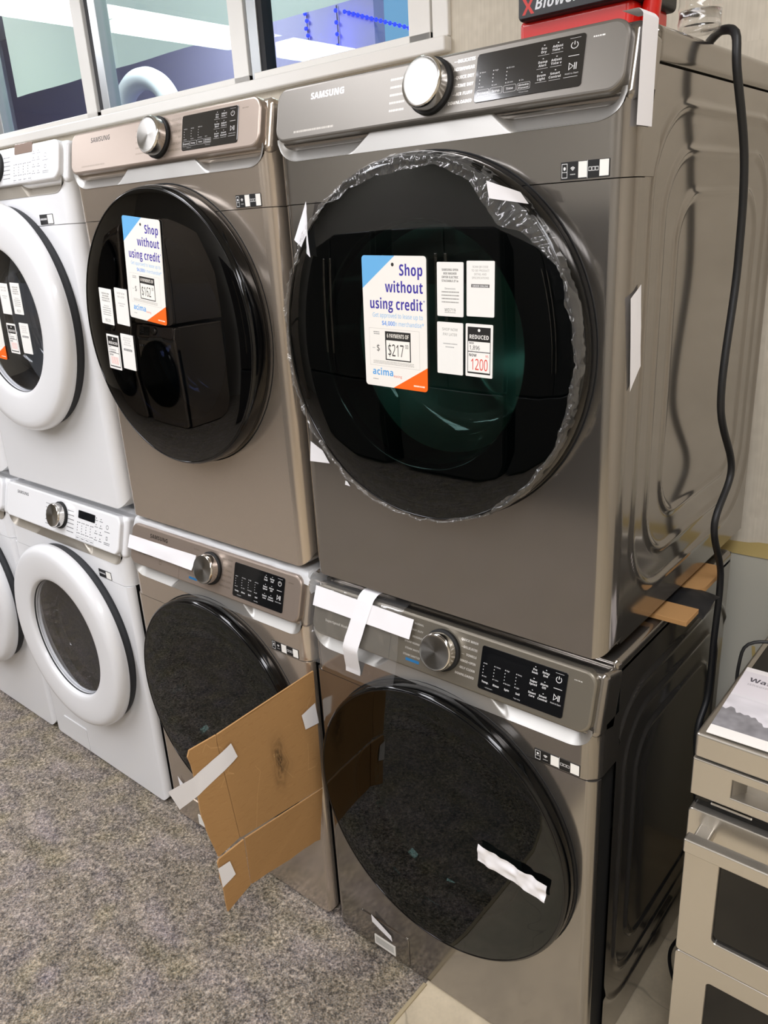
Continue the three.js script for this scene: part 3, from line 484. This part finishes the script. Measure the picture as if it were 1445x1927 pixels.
// grey washer: panel film and cross of tape (the panel leans back, so follow it)
const lean = (y) => ZW + 0.0125 - (y - 0.861) * DIM.washer.lean / (DIM.washer.top - DIM.washer.fas);
obj('plastic_film', grid(60, 40, (u, v) => { const x = -0.006 + u * 0.262, y = 0.8 + v * 0.178, yy = Math.min(y, 0.975), back = y > 0.968 ? (y - 0.968) * 5 : 0, sc = y < 0.866 ? 0.001 : 0; return V(x, yy, lean(yy) - ZW + 0.003 + sc - back + 0.0022 * noise(x * 55, y * 40, 3) + 0.002 * noise(x * 16 + y * 30, y * 20, 7)); }), M.film, greyWasher);
sheet(greyWasher, 'tape', M.tape, [[0.02, 0.966, lean(0.966) + 0.006], [0.29, 0.962, lean(0.962) + 0.006], [0.016, 0.922, lean(0.922) + 0.006], [0.284, 0.921, lean(0.921) + 0.006]], 20, 4, 0.001, 30);
ribbon(greyWasher, 'tape', M.tape, [[0.166, 0.982, -0.03], [0.165, 0.981, 0.0], [0.163, 0.972, 0.013], [0.15, 0.92, lean(0.92) + 0.009], [0.136, 0.86, lean(0.86) + 0.008], [0.124, 0.8, ZW + 0.004], [0.121, 0.787, ZW + 0.003]], [0.021, 0, 0], 30, 0.001);
sheet(greyWasher, 'tape', M.tape, [[0.468, 0.546, 0.0665], [0.62, 0.532, 0.0665], [0.466, 0.504, 0.0665], [0.616, 0.49, 0.0665]], 40, 14, 0.0035, 75);
sheet(greyWasher, 'tape', M.tape, [[0.125, 0.113, 0.0305], [0.186, 0.083, 0.0305], [0.126, 0.09, 0.0305], [0.188, 0.066, 0.0305]]);
obj('paper_label', plate(0.128, 0.194, 0.02, 0.05, 0.0025, 0.0045, 0.001, 0), std({ color: 0xe6e4de, roughness: 0.6, map: canvasTex(256, 128, (x) => { x.fillStyle = '#fff'; x.fillRect(0, 0, 256, 128); scribble(x, 16, 20, 220, 7, '#777', 6); }) }), greyWasher);
// champagne washer: foam film over the top edge, tape over the lettering
obj('foam_film', grid(90, 12, (u, v) => { const x = 0.006 + u * (W - 0.004), q = v * 0.1; const y = q < 0.07 ? 0.9765 : 0.9765 - (q - 0.07) * 0.9, z = q < 0.07 ? -0.105 + q * 1.05 : -0.03 + (q - 0.07) * 0.28; return V(x, y + 0.0018 * noise(x * 40, q * 50, 2), z + 0.002 * noise(x * 36, q * 40, 6)); }), M.milky, champWasher);
obj('foam_film', grid(10, 14, (u, v) => V(W + 0.002 + 0.002 * noise(u * 4, v * 6, 3), 0.976 - v * 0.055 - 0.01 * noise(u * 5, 2), -0.1 + u * 0.075 + 0.003 * noise(v * 5, u * 4))), M.milky, champWasher);
sheet(champWasher, 'tape', M.tape, [[-0.692, 0.936, lean(0.936) + 0.004], [-0.4, 0.94, lean(0.94) + 0.004], [-0.696, 0.9, lean(0.9) + 0.004], [-0.412, 0.9, lean(0.9) + 0.004]], 40, 6, 0.002, 26);
sheet(champWasher, 'tape', M.tape, [[-0.648, 0.16, 0.028], [-0.6, 0.125, 0.028], [-0.645, 0.115, 0.028], [-0.6, 0.1, 0.028]]);
obj('paper_label', plate(0.132, 0.19, 0.02, 0.055, 0.0025, 0.0045, 0.001, 0), std({ color: 0xe6e4de, roughness: 0.6 }), champWasher);

// ---------------------------------------------------------------- cardboard sheet standing out between the two washers
{
  const t = thing('cardboard_sheet', 'torn brown cardboard sheet standing out between the two lower washers', 'cardboard', [-0.012, 0, 0]);
  const TH = 0.004;
  function panel(name, pts, fold) { // pts (z, y), fold(z, y) -> x offset
    const s = new THREE.Shape(pts.map(p => new THREE.Vector2(p[0], p[1]))), g = new THREE.ExtrudeGeometry(s, { depth: TH, bevelEnabled: false });
    const p = g.attributes.position, u = g.attributes.uv;
    for (let i = 0; i < p.count; i++) { const z = p.getX(i), y = p.getY(i), d = p.getZ(i); u.setXY(i, z / 0.45, y / 0.75); p.setXYZ(i, fold(z, y) + d - TH / 2, y, z); }
    g.computeVertexNormals(); return obj(name, g, M.card, t);
  }
  const rag = (a, b, n, amp) => { const o = []; for (let i = 0; i <= n; i++) { const k = i / n; o.push([a[0] + (b[0] - a[0]) * k + (i && i < n ? amp * noise(i * 1.7, a[0] * 90) : 0), a[1] + (b[1] - a[1]) * k + (i && i < n ? amp * noise(i * 2.3, a[1] * 70, 4) : 0)]); } return o; };
  const fx = (z, y) => -0.012 * sm(0.27, 0.37, z) + 0.004 * Math.sin(z * 9) - (y < 0.44 ? (0.44 - y) * 0.06 : 0);
  panel('main_panel', [[0.021, 0.744], [0.027, 0.424], ...rag([0.276, 0.458], [0.282, 0.46], 2, 0), [0.302, 0.717], [0.3, 0.734], [0.21, 0.741]], fx);
  panel('side_flap', [[0.284, 0.46], [0.336, 0.441], ...rag([0.352, 0.517], [0.368, 0.715], 9, 0.004), [0.362, 0.728], [0.302, 0.734], [0.304, 0.717]], fx);
  panel('bottom_flap', [[0.027, 0.419], [0.044, 0.272], ...rag([0.06, 0.28], [0.265, 0.312], 12, 0.003), [0.27, 0.448]], fx);
  panel('corner_flap', [[0.274, 0.448], [0.268, 0.312], [0.329, 0.277], ...rag([0.332, 0.31], [0.34, 0.425], 5, 0.002), [0.336, 0.434]], fx);
  const tp = (c) => obj('tape', grid(8, 4, (u, v) => { const l = (a, b, k) => [a[0] + (b[0] - a[0]) * k, a[1] + (b[1] - a[1]) * k], a = l(c[0], c[1], u), b = l(c[2], c[3], u), p = l(a, b, v); return V(fx(p[0], p[1]) + 0.0044 + 0.0006 * noise(p[0] * 60, p[1] * 60), p[1], p[0]); }), M.tape, t);
  tp([[0.028, 0.664], [0.074, 0.656], [0.022, 0.606], [0.066, 0.613]]);
  tp([[0.274, 0.7], [0.366, 0.664], [0.262, 0.66], [0.358, 0.618]]);
  tp([[0.366, 0.664], [0.424, 0.668], [0.358, 0.618], [0.406, 0.612]]);
  tp([[0.314, 0.416], [0.342, 0.413], [0.304, 0.372], [0.336, 0.354]]);
  // pressed marks and the soot smudge, worn into the face
  obj('smudge', grid(14, 14, (u, v) => { const a = u * 6.2832, r = v; return V(fx(0.15, 0.58) + 0.0034, 0.58 + 0.1 * r * Math.sin(a) * (1 + 0.3 * noise(a * 2, 3)), 0.152 + 0.045 * r * Math.cos(a) * (1 + 0.4 * noise(a * 2 + 5, 1))); }), std({ roughness: 1, transparent: true, map: canvasTex(128, 128, (x) => { const g = x.createImageData(128, 128); for (let j = 0; j < 128; j++) for (let i = 0; i < 128; i++) { const r = 1 - j / 128, n = 0.5 + 0.5 * noise(i / 9, j / 7, 3) * 1.4; g.data.set([52, 46, 36, Math.max(0, Math.min(255, 215 * (1 - r) * (1 - r) * n))], (j * 128 + i) * 4); } x.putImageData(g, 0, 0); }) }), t);
}

// ---------------------------------------------------------------- things on and beside the right stack
{
  const t = thing('leaf_blower_box', 'red and black XBlower unit standing on the grey dryer', 'blower', [0, 1.935, 0]);
  const text = canvasTex(1024, 196, (x, w, h) => { x.fillStyle = '#1b1c1f'; x.fillRect(0, 0, w, h); txt(x, 'X', 36, 112, 165, '#c8281c', { w: 'bold', sx: 1.15 }); txt(x, 'Blower', 150, 104, 122, '#d9dade', { w: 'bold italic' }); });
  const head = obj('housing', rbox(0.41, 0.605, 0.05, 0.17, -0.33, -0.165, 0.008), M.darkPlastic, t);
  const front = obj('name_plate', plate(0.414, 0.601, 0.0525, 0.0885, -0.168, -0.163, 0.004, 0.001), std({ map: text, roughness: 0.4 }), head);
  obj('base', [rbox(0.404, 0.595, 0, 0.055, -0.32, -0.18, 0.01)], M.red, t);
  obj('grip', tube([[0.606, 0.018, -0.22], [0.61, 0.07, -0.22], [0.61, 0.16, -0.22]], 0.014, 20), M.red, t);
}
{
  const t = thing('water_bottle', 'clear plastic water bottle, nearly empty, on the grey dryer', 'bottle', [0.662, 1.94, -0.275]);
  const prof = [[0, 0.004], [0.02, 0.0], [0.029, 0.004], [0.032, 0.012]]; for (let i = 0; i <= 40; i++) prof.push([0.0325 - 0.0016 * Math.abs(Math.sin(i * 0.55)), 0.014 + i * 0.0034]); prof.push([0.03, 0.16], [0.014, 0.195], [0.0125, 0.205], [0.0125, 0.215]);
  const lat = (p) => new THREE.LatheGeometry(p.map(q => new THREE.Vector2(...q)), 48);
  obj('bottle_body', lat(prof), phy({ color: 0xffffff, transmission: 1, thickness: 0, roughness: 0.02, ior: 1.5 }), t);
  obj('water', lat([[0, 0.006], [0.028, 0.006], [0.0305, 0.014], [0.0303, 0.03], [0, 0.03]]), phy({ color: 0xffffff, transmission: 1, thickness: 0.05, roughness: 0, ior: 1.33 }), t);
  obj('cap', lat([[0, 0.226], [0.014, 0.226], [0.0145, 0.21], [0.013, 0.208]]), std({ color: 0xf2f2f2, roughness: 0.4 }), t);
}
tag(obj('power_cord', tube([[0.61, 1.942, -0.44], [0.65, 1.943, -0.36], [0.69, 1.944, -0.3], [0.712, 1.935, -0.285], [0.72, 1.89, -0.28], [0.726, 1.762, -0.336], [0.724, 1.6, -0.36], [0.726, 1.364, -0.332], [0.726, 1.213, -0.43], [0.726, 1.13, -0.36], [0.726, 0.998, -0.428], [0.726, 0.853, -0.427], [0.726, 0.715, -0.42], [0.725, 0.66, -0.38], [0.74, 0.54, -0.36], [0.745, 0.3, -0.38], [0.74, 0.012, -0.42], [0.72, 0.01, -0.55]], 0.0068, 260), M.cord), 'thick black power cord hanging down the side of the right stack', 'cord');
tag(obj('thin_cable', tube([[0.72, 0.006, -0.5], [0.705, 0.006, -0.4], [0.73, 0.006, -0.34], [0.76, 0.006, -0.31], [0.8, 0.006, -0.33]], 0.004, 60), M.cord), 'thin black cable lying on the tile floor beside the grey washer', 'cable');
tag(obj('cardboard_pad', rbox(0.6, 0.735, 0.974, 0.984, -0.285, -0.222, 0.001).rotateY(0), kraftPlain), 'small cardboard pad sticking out under the grey dryer, nearer the front', 'cardboard', 'cardboard pads under the dryer');
tag(obj('cardboard_pad', new THREE.ExtrudeGeometry(rr(0.6, 0.713, 0.365, 0.5, 0.025), { depth: 0.01, bevelEnabled: false }).rotateX(-Math.PI / 2).translate(0, 0.974, 0), kraftPlain), 'larger rounded cardboard pad sticking out under the grey dryer, near the wall', 'cardboard', 'cardboard pads under the dryer');
tag(obj('foam_pad', grid(14, 14, (u, v) => V(0.64 + u * 0.105, 0.982 + 0.006 * Math.sin(v * 5) * u - 0.008 * u * u + 0.002 * noise(u * 6, v * 6), -0.375 + v * 0.095)), M.darkPlastic), 'black plastic sheet between the two cardboard pads under the dryer', 'padding');

// ---------------------------------------------------------------- kitchen range at the right edge
{
  const t = thing('kitchen_range', 'stainless steel range with two oven windows at the lower right', 'range', [0.834, 0, -0.01]), RW = 0.76;
  obj('body', box(0.004, RW - 0.004, 0.02, 0.86, -0.62, -0.045), std({ color: 0x26272a, roughness: 0.5, metalness: 0.4 }), t);
  obj('cooktop', rbox(0, RW, 0.866, 0.911, -0.64, 0.0, 0.005), M.steel, t);
  obj('cooktop_glass', rbox(0.012, RW - 0.012, 0.909, 0.9135, -0.6, -0.014, 0.002), M.black, t);
  obj('back_rail', rbox(0, RW, 0.911, 0.96, -0.66, -0.61, 0.006), M.steel, t);
  const cp = new THREE.Shape(); cp.moveTo(0.002, 0.797); cp.lineTo(RW - 0.002, 0.797); cp.lineTo(RW - 0.002, 0.862); cp.lineTo(0.002, 0.862); cp.lineTo(0.002, 0.797);
  const hole = new THREE.Path(); hole.moveTo(0.06, 0.812); hole.lineTo(0.06, 0.85); hole.lineTo(RW - 0.06, 0.85); hole.lineTo(RW - 0.06, 0.812); hole.lineTo(0.06, 0.812); cp.holes.push(hole);
  const ctl = obj('front_panel', new THREE.ExtrudeGeometry(cp, { depth: 0.03, bevelEnabled: true, bevelSize: 0.002, bevelThickness: 0.002, bevelSegments: 3 }).translate(0, 0, -0.03), M.steel, t);
  obj('recess', [box(0.06, RW - 0.06, 0.81, 0.852, -0.032, -0.026)], M.steel, ctl);
  obj('recess_end', grid(6, 3, (u, v) => V(0.058 + u * 0.02, 0.812 + v * 0.038, -0.001 - u * 0.024)), M.steel, ctl);
  const vent = obj('vent_strip', rbox(0.004, RW - 0.004, 0.768, 0.797, -0.05, -0.012, 0.002), M.black, t);
  for (let i = 0; i < 8; i++) obj('vent_slot', rbox(0.03 + i * 0.09, 0.095 + i * 0.09, 0.778, 0.783, -0.014, -0.009, 0.002), M.chrome, vent);
  function door(y0, y1, wy0, wy1, handle) {
    const s = rr(0.002, RW - 0.002, y0, y1, 0.006), h = new THREE.Path(rr(0.056, RW - 0.056, wy0, wy1, 0.01).getPoints(8)); s.holes.push(h);
    const d = obj('oven_door', new THREE.ExtrudeGeometry(s, { depth: 0.03, bevelEnabled: true, bevelSize: 0.002, bevelThickness: 0.003, bevelSegments: 3 }).translate(0, 0, -0.03), M.steel, t);
    obj('oven_window', rbox(0.05, RW - 0.05, wy0 - 0.004, wy1 + 0.004, -0.018, -0.004, 0.001), M.black, d);
    if (handle) obj('door_handle', [rbox(0.012, RW - 0.012, handle - 0.014, handle + 0.012, 0.03, 0.052, 0.003, 4), rbox(0.02, 0.045, handle - 0.01, handle + 0.01, -0.002, 0.04, 0.004), rbox(RW - 0.045, RW - 0.02, handle - 0.01, handle + 0.01, -0.002, 0.04, 0.004)], M.steel, d);
  }
  door(0.46, 0.766, 0.508, 0.7, 0.732); door(0.06, 0.455, 0.12, 0.418, 0);
  obj('plinth', box(0.01, RW - 0.01, 0.0, 0.055, -0.6, -0.05), M.matte, t);
}
const leaf = obj('leaflet', plate(0, 0.215, 0, 0.23, 0, 0.0012, 0.001, 0).rotateX(-Math.PI / 2), std({ roughness: 0.6, map: canvasTex(512, 548, (x, w, h) => {
  x.fillStyle = '#e9e4ea'; x.fillRect(0, 0, w, h); x.fillStyle = '#f6f2f4'; x.fillRect(0, 0, w, 34); txt(x, 'Washer', 34, 92, 44, '#4a4750', { w: 'bold' }); scribble(x, 34, 126, 220, 4, '#b5b0b8', 2);
  const g = x.getImageData(0, 225, w, 270); for (let j = 0; j < 270; j++) for (let i = 0; i < w; i++) { const e = 95 + i * 0.4 + 26 * noise(i / 40, 3) + 14 * noise(i / 14, 8), top = 14 + i * 0.05, n = noise(i / 60, j / 34, 2) * 12; const c = j < top ? 232 : j < e ? 222 + n : 138 + n + noise(i / 18, j / 18, 5) * 8; g.data.set([c, c * 0.985, c * 1.01, 255], (j * w + i) * 4); } x.putImageData(g, 0, 225);
  x.fillStyle = '#f4f1ec'; x.fillRect(0, 488, w, 60); scribble(x, 250, 514, 60, 10, '#9a96a0');
}) }));
leaf.position.set(0.848, 0.9148, -0.014); leaf.rotation.y = 0.03; tag(leaf, 'washer leaflet with a cloud picture lying on the range top', 'leaflet');
tag(obj('thin_cable', tube([[0.822, 0.8, -0.27], [0.82, 0.9, -0.268], [0.83, 0.945, -0.27], [0.87, 0.955, -0.285], [0.95, 0.93, -0.3], [1.1, 0.918, -0.34], [1.3, 0.918, -0.4]], 0.003, 60), M.cord), 'thin black wire arching over the corner of the range top', 'cable');

// ---------------------------------------------------------------- across the aisle (seen only as reflections in the doors)
const fridgeM = std({ color: lin(0.09, 0.09, 0.09), metalness: 0.7, roughness: 0.3 });
function fridge(x, label) {
  const t = thing('refrigerator', label, 'refrigerator', [x, 0, 3.1], 'refrigerators across the aisle');
  obj('body', rbox(0, 0.9, 0.02, 1.72, 0.04, 0.75, 0.01), fridgeM, t);
  for (const [a, b, y0, y1, hx] of [[0, 0.447, 0.68, 1.72, 0.41], [0.453, 0.9, 0.68, 1.72, 0.49]]) { const d = obj('door', rbox(a, b, y0, y1, -0.02, 0.04, 0.012), fridgeM, t); obj('handle', rbox(hx - 0.012, hx + 0.012, 0.85, 1.55, -0.07, -0.045, 0.008), M.chrome, d); }
  obj('drawer', rbox(0, 0.9, 0.03, 0.67, -0.02, 0.04, 0.012), fridgeM, t);
}
fridge(-1.2, 'dark refrigerator across the aisle, mirrored in the grey dryer door');
fridge(-2.2, 'dark refrigerator across the aisle, second from the tile strip');
fridge(-3.3, 'dark refrigerator across the aisle beside the stacked machines');
for (const [x, y, l] of [[-4.6, 0, 'champagne washer across the aisle, mirrored in the navy door'], [-5.4, 0, 'far champagne washer across the aisle, mirrored in the navy door']]) { const c = champWasher.clone(); c.name = numbered('washing_machine'); c.position.set(x, y, 3.1); c.rotation.y = Math.PI; c.userData = { label: l, category: 'washing machine' }; c.children.filter(k => /tape|film|label/.test(k.name)).forEach(k => c.remove(k)); scene.add(c); }
for (const [x, l] of [[-4.6, 'champagne dryer across the aisle, mirrored in the navy door'], [-5.4, 'far champagne dryer across the aisle, mirrored in the navy door']]) { const c = champDryer.clone(); c.name = numbered('clothes_dryer'); c.position.set(x, DB, 3.1); c.rotation.y = Math.PI; c.userData = { label: l, category: 'dryer' }; scene.add(c); }

renderer.render(scene, camera);
